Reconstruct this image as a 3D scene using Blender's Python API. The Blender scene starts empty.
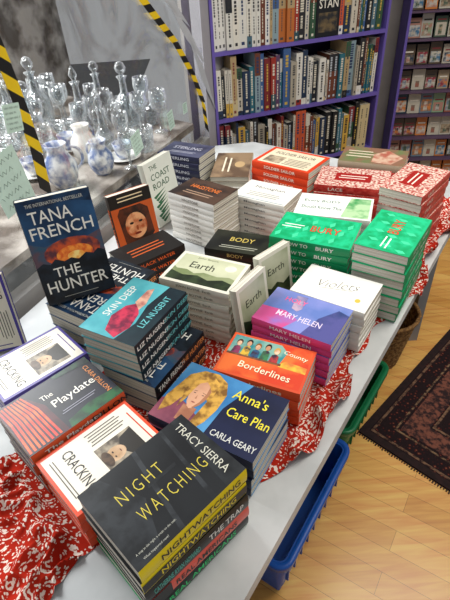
import bpy, math, random
from mathutils import Vector, Matrix
random.seed(7)
scene = bpy.context.scene
COL = scene.collection
# ------------------------------------------------------------ camera model
FPX=470.0; TH=math.radians(38); RO=math.radians(4); H=1.60
cT,sT,cR,sR=math.cos(TH),math.sin(TH),math.cos(RO),math.sin(RO)
def ray(u,v):
    dx=u-225; dy=300-v
    a=(cR*dx+sR*dy)/FPX; b=(-sR*dx+cR*dy)/FPX
    return Vector((a,cT+sT*b,-sT+cT*b))
def P(u,v,z):
    r=ray(u,v); return Vector((0,0,H))+r*((z-H)/r.z)
X0=Vector((1,0,0)); U0=Vector((0,sT,cT)); F0=Vector((0,cT,-sT))
cr=cR*X0-sR*U0; cu=sR*X0+cR*U0; cb=-F0
cam=bpy.data.cameras.new('camera'); camo=bpy.data.objects.new('camera',cam); COL.objects.link(camo)
camo.matrix_world=Matrix(((cr.x,cu.x,cb.x,0),(cr.y,cu.y,cb.y,0),(cr.z,cu.z,cb.z,H),(0,0,0,1)))
cam.sensor_fit='VERTICAL'; cam.sensor_height=36; cam.lens=FPX/600*36; cam.clip_start=0.02
scene.camera=camo
try:
    scene.view_settings.view_transform='Standard'
except Exception: pass
# ------------------------------------------------------------ materials
def lin(c):
    return tuple(((x/255)/12.92 if x/255<=0.04045 else ((x/255+0.055)/1.055)**2.4) for x in c)
def hx(s):
    return (int(s[0:2],16),int(s[2:4],16),int(s[4:6],16))
MC={}
def mat(c, rough=0.36):
    """c: hex string, or (hexA,hexB,scale) for a blotchy print"""
    k=(c,rough)
    if k in MC: return MC[k]
    m=bpy.data.materials.new('print'); m.use_nodes=True
    nt=m.node_tree; b=nt.nodes['Principled BSDF']; b.inputs['Roughness'].default_value=rough
    b.inputs['Specular IOR Level'].default_value=0.32
    if isinstance(c,str):
        A=lin(hx(c)); B=tuple(x*0.86 for x in A); sc=14; lo,hi=0.3,0.8
    else:
        A=lin(hx(c[0])); B=lin(hx(c[1])); sc=c[2]; lo,hi=0.40,0.60
    tc=nt.nodes.new('ShaderNodeTexCoord'); n=nt.nodes.new('ShaderNodeTexNoise'); n.inputs['Scale'].default_value=sc; n.inputs['Detail'].default_value=4
    r=nt.nodes.new('ShaderNodeValToRGB'); r.color_ramp.elements[0].position=lo; r.color_ramp.elements[1].position=hi
    r.color_ramp.elements[0].color=(*A,1); r.color_ramp.elements[1].color=(*B,1)
    nt.links.new(tc.outputs['Object'],n.inputs['Vector']); nt.links.new(n.outputs['Fac'],r.inputs['Fac']); nt.links.new(r.outputs['Color'],b.inputs['Base Color'])
    MC[k]=m; return m
def pages_mat():
    if 'pages' in MC: return MC['pages']
    m=bpy.data.materials.new('page_edges'); m.use_nodes=True; nt=m.node_tree; b=nt.nodes['Principled BSDF']; b.inputs['Roughness'].default_value=0.9
    tc=nt.nodes.new('ShaderNodeTexCoord'); mp=nt.nodes.new('ShaderNodeMapping'); mp.inputs['Scale'].default_value=(3,3,900)
    n=nt.nodes.new('ShaderNodeTexNoise'); n.inputs['Scale'].default_value=1.0; n.inputs['Detail'].default_value=2
    r=nt.nodes.new('ShaderNodeValToRGB'); r.color_ramp.elements[0].position=0.3; r.color_ramp.elements[1].position=0.65
    r.color_ramp.elements[0].color=(*lin((150,143,126)),1); r.color_ramp.elements[1].color=(*lin((222,218,206)),1)
    nt.links.new(tc.outputs['Object'],mp.inputs['Vector']); nt.links.new(mp.outputs['Vector'],n.inputs['Vector']); nt.links.new(n.outputs['Fac'],r.inputs['Fac']); nt.links.new(r.outputs['Color'],b.inputs['Base Color'])
    MC['pages']=m; return m
# ------------------------------------------------------------ text cache
TC={}
def textmesh(s,bold=0.012,shear=0,sp=1.0):
    k=(s,bold,shear,sp)
    if k in TC: return TC[k]
    cu_=bpy.data.curves.new('t','FONT'); cu_.body=s; cu_.resolution_u=2; cu_.offset=bold; cu_.shear=shear; cu_.space_character=sp
    o=bpy.data.objects.new('t',cu_); COL.objects.link(o)
    dg=bpy.context.evaluated_depsgraph_get(); me=bpy.data.meshes.new_from_object(o.evaluated_get(dg))
    vs=[(v.co.x,v.co.y) for v in me.vertices]; fs=[tuple(p.vertices) for p in me.polygons]
    nz=[p.normal.z for p in me.polygons]
    bpy.data.objects.remove(o); bpy.data.meshes.remove(me); bpy.data.curves.remove(cu_)
    x0=min(v[0] for v in vs); x1=max(v[0] for v in vs); y0=min(v[1] for v in vs); y1=max(v[1] for v in vs)
    vs=[((v[0]-x0)/(x1-x0)-0.5,(v[1]-y0)/(y1-y0)-0.5) for v in vs]
    fs=[f if z>0 else tuple(reversed(f)) for f,z in zip(fs,nz)]
    TC[k]=(vs,fs); return TC[k]
# ------------------------------------------------------------ mesh builder
class MB:
    def __init__(s): s.v=[]; s.f=[]; s.mi=[]; s.m=[]
    def slot(s,m):
        if m not in s.m: s.m.append(m)
        return s.m.index(m)
    def add(s,vs,fs,m):
        b=len(s.v); s.v+= [tuple(x) for x in vs]; i=s.slot(m)
        for f in fs: s.f.append(tuple(b+j for j in f)); s.mi.append(i)
    def box(s,a,b,m):
        x0,y0,z0=a; x1,y1,z1=b
        s.add([(x0,y0,z0),(x1,y0,z0),(x1,y1,z0),(x0,y1,z0),(x0,y0,z1),(x1,y0,z1),(x1,y1,z1),(x0,y1,z1)],
              [(3,2,1,0),(4,5,6,7),(0,1,5,4),(1,2,6,5),(2,3,7,6),(3,0,4,7)],m)
    def mesh(s,name,smooth=False):
        me=bpy.data.meshes.new(name); me.from_pydata(s.v,[],s.f)
        for m in s.m: me.materials.append(m)
        for p,i in zip(me.polygons,s.mi): p.material_index=i; p.use_smooth=smooth
        me.update(); return me
def obj(name,data,parent=None,label=None,cat=None,group=None,kind=None,mw=None):
    o=bpy.data.objects.new(name,data); COL.objects.link(o)
    if parent is not None: o.parent=parent
    if label: o['label']=label
    if cat: o['category']=cat
    if group: o['group']=group
    if kind: o['kind']=kind
    if mw is not None: o.matrix_world=mw
    return o
# ------------------------------------------------------------ book designs
D={}
def design(k,front,spine,items,stext,t,label,back=None,sitems=None):
    D[k]=dict(front=front,spine=spine,items=items,stext=stext,t=t,label=label,back=back or front,sitems=sitems or [])
TN=dict(bold=-.014,sp=1.35)
design('night_yellow',('121316','1C1E21',9),'F2DC20',[('poly',[(.0,.0),(.20,.0),(.34,.5),(.18,1),(0,1)],('17191C','2C2F33',30)),('poly',[(.36,.0),(.40,.0),(.52,1),(.48,1)],('1E2023','34373B',40)),('poly',[(.66,.0),(.70,.0),(.78,1),(.75,1)],('1E2023','34373B',40)),('poly',[(.40,.55),(.66,.55),(.67,.59),(.41,.59)],('1E2023','34373B',40)),('poly',[(.80,.0),(1,.0),(1,1),(.88,1)],('17191C','282B2E',24)),
  ('t','NIGHT',.38,.66,9.0,2.4,0,'D0BE48',TN),('t','WATCHING',.53,.38,14.0,2.4,0,'D0BE48',TN),
  ('t','TRACY SIERRA',.90,.52,13.5,1.6,-90,'D2D0C0',dict(bold=-.004)),('t','A step in the night, a creak on the stair.',.22,.12,7.8,.5,0,'B8B8AC',dict(bold=0)),('t','What happened next?',.18,.05,4.8,.5,0,'B8B8AC',dict(bold=0))],
  [('NIGHTWATCHING',.55,.75,'17181A')],.034,'black paperback with yellow title and bright yellow spine on a stack')
design('night_black','121316','F2DC20',[],[('NIGHTWATCHING',.52,.72,'F2DC20')],.033,'black paperback with yellow spine title in the stack',sitems=[(0,1,.16,.80,'17181B')])
design('trap','101418','111318',[],[('THE TRAP',.76,.36,'F2F2EE'),('CATHERINE RYAN HOWARD',.28,.42,'4FB6A6')],.036,'black paperback with white and teal spine lettering in the stack')
design('american_pink','141518','F0604E',[],[('REAL AMERICANS',.55,.62,'17181A')],.033,'salmon pink paperback with black spine lettering in the stack',sitems=[(.0,.2,0,1,'141518')])
design('american_green','18A862','141518',[],[('REAL AMERICANS',.5,.7,'28D878')],.033,'black and green paperback with green spine lettering in the stack')
def crk(c,up=False):
    it=[('r',.03,.05,.97,.95,'E8E2D3'),('r',.44,.12,.84,.60,('4E463E','A89C88',40)),
   ('poly',[(.84,.18),(.70,.20),(.66,.30),(.66,.46),(.70,.54),(.84,.58)],'2A2622'),
   ('e',.58,.37,.10,.11,('A8845F','C8A888',30)),('e',.49,.37,.045,.13,('3A2C22','5A4636',70)),('e',.56,.33,.008,.018,'2A201A'),('e',.56,.41,.008,.018,'2A201A'),('e',.63,.37,.006,.025,'6A3A30'),
   ('t','CRACKING',.25,.5,12,2.4,90 if up else -90,'1B1B1D'),('l',.07,.2,.13,.85,2,'55504A'),('l',.9,.2,.94,.8,1,c),('l',.46,.66,.84,.9,5,'5A5650')]
    return it
design('cracking_red','E04A24','E04A24',crk('D8432B'),[('CRACKING',.5,.6,'F0EADC')],.027,'red-bordered paperback with cream panel and portrait photo on a stack')
design('cracking_purple','4A3E8E','4A3E8E',crk('5A4A8C'),[('CRACKING',.5,.6,'F0EADC')],.028,'purple-bordered white paperback with a portrait photo')
design('cracking_up','4A3E9A','4A3E9A',crk('5A4A8C',True),[],.026,'purple-bordered white paperback standing upright at the table edge')
design('playdate',('0C0E1A','151728',9),'C8502A',[('poly',[(0,.03),(.40,.0),(.38,.6),(.26,.98),(0,1)],('4A1420','240E18',20))]+[('poly',[(.012+.043*i,.03),(.034+.043*i,.03),(.050+.038*i,.62),(.03+.032*i,.96),(.015+.032*i,.96),(.028+.038*i,.6)],('F0622C','D82E1E',30)) for i in range(8)]+
  [('poly',[(.42,.0),(1,.0),(1,.14),(.7,.2),(.44,.13)],('1E5A30','12301E',40)),('poly',[(.60,.93),(1,.86),(1,1),(.6,1)],('1E4630','101C20',40)),
  ('t','The',.44,.72,2.8,1.5,0,'F2EEE4'),('t','Playdate',.66,.50,10.5,3.0,0,'F2EEE4'),('t','CLARA DILLON',.92,.5,11,1.2,-90,'F09A56',dict(bold=0)),('l',.44,.26,.82,.34,2,'9A9AA8')],
  [('The Playdate',.42,.6,'F4F1E8'),('DILLON',.82,.4,'1A1A20')],.03,'dark navy paperback with orange stripes and white title on a stack')
design('skin_deep',('3E97A4','58B0B8',14),'101E26',[('poly',[(.0,.0),(1,.0),(1,.30),(.6,.36),(.3,.28),(0,.36)],('1A2E36','12222A',20)),('poly',[(.02,.38),(.22,.30),(.44,.36),(.60,.52),(.5,.66),(.3,.72),(.08,.60)],('C43250','6A1A38',40)),('poly',[(.5,.42),(.62,.40),(.9,.5),(.84,.58),(.6,.58)],('D8A890','A86A60',40)),('t','SKIN DEEP',.56,.82,13,2.2,0,'ECECE6'),('t','LIZ NUGENT',.55,.17,13,1.9,0,'6CC3C8')],
  [('LIZ NUGENT',.30,.55,'F4F3EE'),('SKIN DEEP',.76,.5,'6CC3C8')],.025,'teal thriller paperback with dark spine lettered in white')
design('hunter',('15304E','28527C',9),'101218',[('poly',[(0,.0),(.10,.3),(.06,.6),(.12,1),(0,1)],('10233C','1C3A5A',30)),('poly',[(.38,.0),(.44,.2),(.40,.45),(.45,.7),(.39,1),(.66,1),(.66,0)],('2C5068','5A4650',30)),('e',.53,.55,.13,.40,('C8522A','5A3038',40)),('e',.555,.57,.08,.26,('FA9A3C','DC5A22',60)),('e',.575,.58,.04,.12,('FFE08A','F7A84A',80)),
  ('poly',[(.62,0),(.585,.10),(.61,.2),(.57,.28),(.61,.4),(.59,.5),(.62,.6),(.575,.72),(.60,.82),(.565,.9),(.6,1),(1,1),(1,0)],('0D1017','1A2430',30)),('t','TANA',.165,.40,8.6,2.6,90,'E9E7DF'),('t','FRENCH',.305,.5,12.8,2.6,90,'E9E7DF'),('t','THE',.70,.40,5.6,2.1,90,'E9E7DF'),('t','HUNTER',.835,.5,12.8,2.6,90,'E9E7DF'),('t','THE INTERNATIONAL BESTSELLER',.055,.5,11.5,.7,90,'C8C8C0',dict(bold=0)),('l',.945,.25,.96,.75,1,'A8A8A0')],
  [('TANA FRENCH',.30,.5,'F1F0EA'),('THE HUNTER',.74,.5,'E89050')],.034,'dark blue thriller hardback with glowing fire and white lettering')
design('orange_face','CC5A24','1A1614',[('r',.0,.0,.20,1,'1C1512'),('poly',[(.22,.2),(.30,.12),(.75,.16),(.8,.3),(.8,.75),(.7,.9),(.3,.86),(.22,.7)],('2A1812','5A2A16',30)),('e',.52,.5,.20,.26,('E8A878','B0522A',30)),('e',.47,.40,.018,.05,'1A1210'),('e',.47,.62,.018,.05,'1A1210'),('e',.56,.51,.04,.025,'9A4A26'),('e',.64,.5,.018,.08,'7A2418'),('r',.8,.0,1,1,('E87030','B84A1E',20)),('l',.04,.2,.14,.8,2,'F0D8B0'),('l',.86,.1,.95,.9,2,'FFF0D8')],
  [('BLACK WATER',.5,.6,'E86A2C')],.027,'orange and black paperback with a painted face')
design('black_water','1A1614','1A1614',[('l',.2,.3,.8,.7,3,'C85A24')],[('BLACK WATER',.5,.62,'F0682A')],.026,'black paperback with orange lettering in a stack')
palm=[('poly',[(.52+.05*i,.08+.05*(i%3)),(.46+.05*i,.55),(.56+.05*i,.14+.05*(i%3))],'2E6A48') for i in range(9)]
design('palm','DDE3DA','CFD9CC',palm+[('t','THE',.10,.3,4,1.6,90,'24583C'),('t','COAST',.24,.5,10.5,2.2,90,'24583C'),('t','ROAD',.38,.45,9,2.2,90,'24583C')],[],.025,'pale white and green paperback with leaf pattern, standing')
design('sterling',('2C2E44','464860',10),'262840',[('t','STERLING',.5,.6,15,3,0,'B9B9C4',dict(bold=0)),('l',.2,.2,.8,.35,2,'A9A9B6')],[('STERLING',.5,.6,'C8C8D0')],.026,'dark slate-blue paperback on a stack near the bookcase')
design('hagstone',('241A18','4A362A',14),'E2E0DA',[('t','HAGSTONE',.5,.62,14,2.8,0,'E0762E'),('l',.2,.2,.8,.4,2,'A98A72')],[('HAGSTONE',.5,.35,'7A756E')],.023,'paperback with dark cover, orange title and white spine')
design('white_spine','E4E2DC','E6E4DE',[],[('HAGSTONE',.5,.35,'8A857E')],.020,'white-spined paperback in a stack')
design('brown_cover',('5A4636','8A7258',14),'C8BCA4',[('l',.2,.5,.8,.8,2,'E0D4BC'),('e',.5,.3,.12,.14,'B89A70')],[],.020,'brown-covered paperback on a small stack')
design('monaghan','E4E2DA','E4E2DA',[('t','Monaghan',.5,.68,13,2.6,0,'2A2A2C',dict(bold=0)),('l',.2,.2,.8,.45,3,'8A8882'),('r',.03,.04,.97,.07,'8FA0A8')],[('Monaghan',.45,.4,'6A6A6C')],.022,'white paperback with black title on a stack')
design('soldier','D8421E','D8421E',[('r',.06,.08,.94,.92,'E2D4B8'),('t','SOLDIER SAILOR',.5,.72,16,2.2,0,'2A2220'),('r',.12,.15,.42,.52,('7A6A58','B8A88E',40)),('l',.46,.15,.88,.52,5,'54483E')],[('SOLDIER SAILOR',.5,.55,'F2E2D0')],.026,'orange-red bordered paperback with cream cover panel')
design('olive',('66744A','86624E',16),'B8A890',[('poly',[(.5,.1),(.8,.05),(.95,.5),(.7,.9),(.5,.6)],('A8604E','C8A890',30)),('l',.08,.3,.5,.8,3,'D8C8B0')],[],.026,'olive green paperback with pinkish print on a stack')
design('red_lace',('A62220','D8C4B4',150),('A62220','C8483E',60),[('r',.06,.08,.94,.92,('9A1E1A','DCCABA',120)),('r',.25,.3,.75,.7,'981E1A'),('l',.3,.4,.7,.62,2,'E8DCCE')],[('LACE',.3,.2,'E8DCCE')],.026,'red and white patterned paperback in a stack')
design('every_body','E4E6E0','E4E6E0',[('poly',[(.62,.06),(.97,.06),(.97,.94),(.70,.94)],('3E8E50','A8C89A',24)),('t','Every BODY',.33,.66,11.5,2.2,0,'1E5238'),('t','Should Know This',.34,.38,12.5,2.0,0,'1E5238')],[('Every BODY Should Know This',.5,.75,'2A3A34')],.024,'white and green paperback with dark green title')
leaf=[('poly',[(.05+.075*i,.08+.28*(i%3)),(.10+.075*i,.16+.28*(i%3)),(.09+.075*i,.30+.28*(i%3)),(.03+.075*i,.20+.28*(i%3))],'44CE98') for i in range(12)]
design('bury',('129E66','1CB078',12),'0C9058',[('r',.03,.05,.97,.95,('0E985E','20B880',34))]+leaf+[('t','BURY',.62,.5,8.5,3.2,0,'D43A28'),('l',.06,.42,.34,.6,2,'E8F0E4')],[('BURY',.70,.62,'F4F4EC'),('HOW TO',.34,.3,'E8F0E4')],.025,'bright green paperback with white spine title in a stack')
design('earth','E2DECE','DCD9CC',[('r',.05,.07,.95,.93,('C4C6A8','A8AC8C',7)),('poly',[(.05,.07),(.95,.07),(.95,.42),(.86,.46),(.7,.40),(.5,.44),(.38,.36),(.25,.44),(.1,.42),(.05,.48)],('748056','8A926C',20)),('poly',[(.05,.07),(.95,.07),(.95,.28),(.8,.34),(.62,.24),(.45,.32),(.25,.26),(.05,.34)],('36442A','20281A',30)),('e',.80,.72,.08,.10,('E4E2D0','D0CFB8',20)),('t','Earth',.42,.62,8.2,3.2,0,'2A2E22'),('t','John Boyne',.42,.86,7,.9,0,'55583F')],[('JOHN BOYNE  Earth',.5,.5,'6A6A5C')],.020,'cream-framed sage paperback with dark green landscape on the cover')
design('earth_front','E2DECE','C8C8B8',[('r',.06,.08,.94,.92,('C4C6AC','A0A688',9)),('poly',[(.5,.08),(.58,.3),(.52,.5),(.60,.7),(.54,.92),(.94,.92),(.94,.08)],('465232','263220',30)),('t','Earth',.30,.5,8,2.6,90,'2E3226')],[],.02,'cream-bordered paperback with green landscape picture, propped upright')
design('body_dark',('161714','2C2E24',12),'1C1C18',[('t','BODY',.5,.6,9,2.8,0,'C4AE58'),('l',.2,.15,.8,.32,2,'A8A898')],[('BODY',.5,.4,'C9B46A')],.026,'black paperback with gold lettering on a stack')
design('violets','EAE8E1','E4E2DA',[('t','Violets',.52,.58,12,3.6,14,'5E5A54',dict(bold=-.016,shear=.45)),('e',.84,.28,.035,.06,'D9B64A'),('poly',[(.3,.34),(.72,.50),(.72,.512),(.3,.352)],'7A766E')],[('Violets',.5,.35,'8A867E')],.020,'white paperback with handwritten-style grey title')
design('mary',('6076B4','8088C4',9),'DC4484',[('poly',[(.0,.0),(.40,.0),(.5,.30),(.3,.44),(.0,.40)],('C4508A','8E70B8',16)),('poly',[(.62,.0),(1,.0),(1,.8),(.86,.86),(.7,.5)],('2E3E6E','50508A',18)),('poly',[(.3,.92),(.34,.55),(.42,.5),(.46,.6),(.44,.95)],('B8A0B4','6E6E9C',30)),('t','HOLY',.34,.76,6.5,1.9,0,'F05A8A'),('t','MARY HELEN',.50,.34,13,2.2,0,'E4D4E8')],[('MARY HELEN',.5,.6,'F6E6EE')],.021,'blue and purple paperback with bold lettering and pink spine')
crowd=[]
for i,(sk,hr,cl) in enumerate([('E0B898','4A2A1E','8A3A5A'),('CC9C7C','2A1A16','D8B040'),('E0B898','8A5A2A','2E5A80'),('B8805F','1E1614','3E7A4E'),('E6C4A8','C89A4A','A83A3A')]):
    cx=.12+.115*i; cy=.72+.04*(i%2)
    crowd+=[('poly',[(cx-.05,.5),(cx-.04,cy-.06),(cx-.015,cy-.03),(cx+.015,cy-.03),(cx+.04,cy-.06),(cx+.05,.5)],(cl,'3A2A3A',60)),('e',cx,cy+.06,.036,.085,hr),('e',cx,cy+.035,.028,.062,(sk,'B88868',60))]
design('border',('DC5A2C','C84A2C',12),'D84E20',[('r',.03,.05,.97,.95,('E46E34','C83E24',14)),('poly',[(.03,.5),(.03,.95),(.6,.95),(.70,.8),(.66,.5)],('2E7E84','7EA89A',22)),('poly',[(.66,.5),(.72,.6),(.97,.56),(.97,.42),(.66,.44)],('E8B440','C8743A',40)),('r',.03,.46,.68,.51,('5A3A2E','8A5A3A',40))]+crowd+[('t','County',.80,.76,6.6,1.8,-8,'F2E8C8'),('t','Borderlines',.54,.26,14,2.2,-4,'F2E8C8')],[('Borderlines',.5,.6,'F6EFD8')],.025,'orange illustrated paperback with cream title on a stack')
design('anna',('2C6AA0','5090C0',6),'151C3A',[
   ('poly',[(.0,.0),(.0,.30),(.10,.42),(.26,.34),(.42,.22),(.46,.0)],('8A4A5A','6A3448',20)),
   ('poly',[(.05,.58),(.08,.80),(.18,.94),(.32,.97),(.44,.88),(.50,.70),(.50,.44),(.47,.22),(.42,.06),(.36,.14),(.38,.5),(.24,.68),(.16,.44),(.12,.24),(.05,.10),(.02,.36)],('D0A048','7A5424',45)),
   ('poly',[(.21,.34),(.22,.10),(.34,.10),(.345,.34)],('B07A5C','98624A',30)),
   ('poly',[(.19,.62),(.195,.50),(.215,.40),(.245,.33),(.275,.305),(.305,.33),(.34,.40),(.36,.50),(.365,.64),(.34,.76),(.28,.80),(.22,.75)],('D8A484','C08A6A',14)),
   ('poly',[(.32,.76),(.335,.6),(.325,.45),(.29,.33),(.305,.33),(.34,.40),(.36,.50),(.365,.64)],('AA7454','96624A',18)),
   ('poly',[(.15,.50),(.16,.74),(.22,.88),(.30,.90),(.39,.82),(.40,.58),(.375,.50),(.36,.66),(.31,.74),(.27,.78),(.22,.72),(.205,.6),(.195,.42),(.17,.26)],('D8A64C','805828',60)),
   ('poly',[(.215,.59),(.248,.60),(.248,.594),(.215,.582)],'6A4A30'),('poly',[(.297,.60),(.335,.59),(.335,.583),(.297,.594)],'6A4A30'),
   ('poly',[(.218,.556),(.232,.564),(.247,.556),(.232,.550)],'3A3030'),('poly',[(.300,.556),(.316,.564),(.332,.556),(.316,.550)],'3A3030'),
   ('poly',[(.270,.54),(.280,.475),(.264,.472)],'B47E60'),('poly',[(.252,.415),(.272,.424),(.296,.415),(.273,.403)],'98504A'),
   ('poly',[(.52,0),(1,0),(1,1),(.66,1),(.54,.5)],('0F142C','181E3C',10)),
   ('t',"Anna's",.71,.78,7.6,2.4,0,'E6D838'),('t','Care Plan',.78,.50,9.0,2.2,0,'E6D838'),('t','CARLA GEARY',.77,.14,9.4,1.4,0,'DADAD4')],[("Anna's Care Plan",.5,.6,'F2E23E')],.027,'blue paperback with blonde woman and yellow title')
BM={}
def book_meshes(k,L,W,ts=1.0):
    L=round(L,3); W=round(W,3); key=(k,L,W,ts)
    if key in BM: return BM[key]
    d=D[k]; t=d['t']*ts; mb=MB(); fm=mat(d['front']); sm=mat(d['spine']); c=.0011
    mb.box((-L/2,-W/2,t-c),(L/2,W/2,t),fm); mb.box((-L/2,-W/2,0),(L/2,W/2,c),mat(d['back']))
    n=6; vs=[]; bul=.0016
    for i in range(n+1):
        zz=t*i/n; y=-W/2-bul*math.sin(math.pi*i/n); vs+=[(-L/2,y,zz),(L/2,y,zz)]
    vs+=[(-L/2,-W/2+.001,0),(L/2,-W/2+.001,0),(-L/2,-W/2+.001,t),(L/2,-W/2+.001,t)]
    fs=[(2*i,2*i+1,2*i+3,2*i+2) for i in range(n)]; mb.add(vs,fs,sm)
    m=2*n+2; mb.add([vs[2*i] for i in range(n+1)]+[vs[m],vs[m+2]],[tuple([n+2]+list(range(n,-1,-1))+[n+1])],sm)
    mb.add([vs[2*i+1] for i in range(n+1)]+[vs[m+1],vs[m+3]],[tuple([n+1]+list(range(0,n+1))+[n+2])],sm)
    lay=0; sc=L/.23
    def F(p,q,z): return (-L/2+p*L,-W/2+q*W,z)
    for it in d['items']:
        lay+=1; z=t+.00004*lay
        if it[0]=='r': _,a,b,c2,e,co=it; mb.add([F(a,b,z),F(c2,b,z),F(c2,e,z),F(a,e,z)],[(0,1,2,3)],mat(co))
        elif it[0]=='poly':
            pts=it[1]; ar=sum(pts[i][0]*pts[(i+1)%len(pts)][1]-pts[(i+1)%len(pts)][0]*pts[i][1] for i in range(len(pts)))
            if ar<0: pts=pts[::-1]
            mb.add([F(p,q,z) for p,q in pts],[tuple(range(len(pts)))],mat(it[2]))
        elif it[0]=='e':
            _,p,q,rp,rq,co=it; mb.add([F(p+rp*math.cos(6.2832*i/20),q+rq*math.sin(6.2832*i/20),z) for i in range(20)],[tuple(range(20))],mat(co))
        elif it[0]=='l':
            _,a,b,c2,e,nn,co=it
            for j in range(nn):
                q0=b+(e-b)*(j+.3)/nn; q1=b+(e-b)*(j+.62)/nn
                if (c2-a)*L>(e-b)*W: mb.add([F(a+.02*(j%2),q0,z),F(c2-.03*((j+1)%2),q0,z),F(c2-.03*((j+1)%2),q1,z),F(a+.02*(j%2),q1,z)],[(0,1,2,3)],mat(co))
                else:
                    p0=a+(c2-a)*(j+.3)/nn; p1=a+(c2-a)*(j+.62)/nn; mb.add([F(p0,b,z),F(p1,b,z),F(p1,e,z),F(p0,e,z)],[(0,1,2,3)],mat(co))
        elif it[0]=='t':
            s,p,q,w,h,rot,co=it[1:8]; op=it[8] if len(it)>8 else {}; vs2,fs2=textmesh(s,op.get('bold',.004),op.get('shear',0),op.get('sp',1.0)); r=math.radians(rot); cc,ss=math.cos(r),math.sin(r); ox,oy,_z=F(p,q,z)
            lim=(W if abs(rot)>60 else L)*.92; ww=min(w/100*sc,lim); hh=h/100*sc
            mb.add([(ox+x*ww*cc-y*hh*ss,oy+x*ww*ss+y*hh*cc,z) for x,y in vs2],fs2,mat(co))
    for (a,b,z0,z1,co) in d['sitems']:
        y=-W/2-bul-.0002; mb.add([(-L/2+a*L,y,z0*t),(-L/2+b*L,y,z0*t),(-L/2+b*L,y,z1*t),(-L/2+a*L,y,z1*t)],[(0,1,2,3)],mat(co))
    for (s,p,wf,co) in d['stext']:
        vs2,fs2=textmesh(s); ww=min(wf,.9)*L; hh=t*.44; y=-W/2-bul-.0004
        ww=min(ww,hh*len(s)*1.1)
        mb.add([(-L/2+p*L+x*ww,y,t/2+yy*hh) for x,yy in vs2],fs2,mat(co))
    pg=MB(); pg.box((-L/2+.0012,-W/2+.0012,c),(L/2-.0012,W/2-.0018,t-c),pages_mat())
    BM[key]=(mb.mesh('cover'),pg.mesh('pages'),t); return BM[key]
def book(k,L,W,mw,group=None,label=None,ts=1.0):
    cv,pg,t=book_meshes(k,L,W,ts)
    e=obj('book',None,label=label or D[k]['label'],cat='book',group=group); e.empty_display_size=.03
    e.matrix_world=mw
    obj('cover',cv,e); obj('pages',pg,e); return t
# ------------------------------------------------------------ table frame
TZ=.75; TOP=TZ+.004
E0=P(258,575,TZ); E1=P(440,250,TZ); td=(E1-E0).normalized(); tn=Vector((-td.y,td.x,0))
stacks=[
 dict(n='A',S=(143,564),E=(249,462),b=['night_yellow','night_black','trap','american_pink','american_green'],r=.74,w=10),
 dict(n='B',S=(75,515),E=(168,440),b=['cracking_red']*4,r=.74,w=2),
 dict(n='C',S=(38,465),E=(132,397),b=['playdate']*4,r=.72),
 dict(n='D',S=(4,402),E=(88,352),b=['cracking_purple']*3,r=.70),
 dict(n='E',S=(134,347),E=(186,292),b=['skin_deep']*4+['hunter']*3,r=.74,w=4,low=3,ext=.034),
 dict(n='F',S=(88,326),E=(158,269),b=['hunter']*4,r=.66),
 dict(n='U',S=(154,406),E=(258,454),b=['anna']*4,r=.68,w=4),
 dict(n='T',S=(207,381),E=(291,406),b=['border']*4,r=.66,w=3),
 dict(n='S',S=(245,321),E=(325,350),b=['mary']*6,r=.68,w=2),
 dict(n='R',S=(285,303),E=(350,325),b=['violets']*6,r=.68),
 dict(n='P',S=(163,279),E=(232,296),b=['earth']*8,r=.70,w=2),
 dict(n='Q',S=(206,248),E=(266,257),b=['body_dark']*4,r=.60),
 dict(n='N',S=(283,242),E=(367,257),b=['bury']*7,r=.68,w=3),
 dict(n='N0',S=(294,213),E=(371,221),b=['every_body']*7,r=.64,w=2),
 dict(n='N2',S=(379,252),E=(405,216),b=['bury']*8,r=.66,w=2),
 dict(n='J',S=(172,190),E=(216,203),b=['hagstone']+['white_spine']*7,r=.70),
 dict(n='K',S=(228,197),E=(281,209),b=['monaghan']*6,r=.70),
 dict(n='Y',S=(231,178),E=(238,152),b=['brown_cover']+['white_spine']*5,r=.60),
 dict(n='L',S=(250,160),E=(311,174),b=['soldier']*6,r=.68),
 dict(n='M1',S=(322,186),E=(397,193),b=['red_lace']*6,r=.66),
 dict(n='M2',S=(337,160),E=(405,167),b=['olive']+['red_lace']*4,r=.66),
 dict(n='I',S=(173,152),E=(215,158),b=['sterling']*6,r=.68),
 dict(n='O',S=(411,196),E=(440,170),b=['red_lace']*8,r=.60),
 dict(n='G',S=(130,268),E=(182,245),b=['black_water']*4,r=.62),
 dict(n='x1',st='orange_face',S=(125,258),E=(156,246),tilt=9,BL=.22),
 dict(n='x2',st='palm',S=(152,230),E=(182,208),tilt=9,BL=.235),
 dict(n='x3',st='earth_front',S=(236,354),E=(267,322),tilt=7,BL=.19,w=2),
 dict(n='x4',st='earth_front',S=(266,306),E=(292,288),tilt=7,BL=.185),
 dict(n='x5',st='cracking_up',S=(-30,354),E=(30,341),tilt=12,BL=.21),
]
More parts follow.
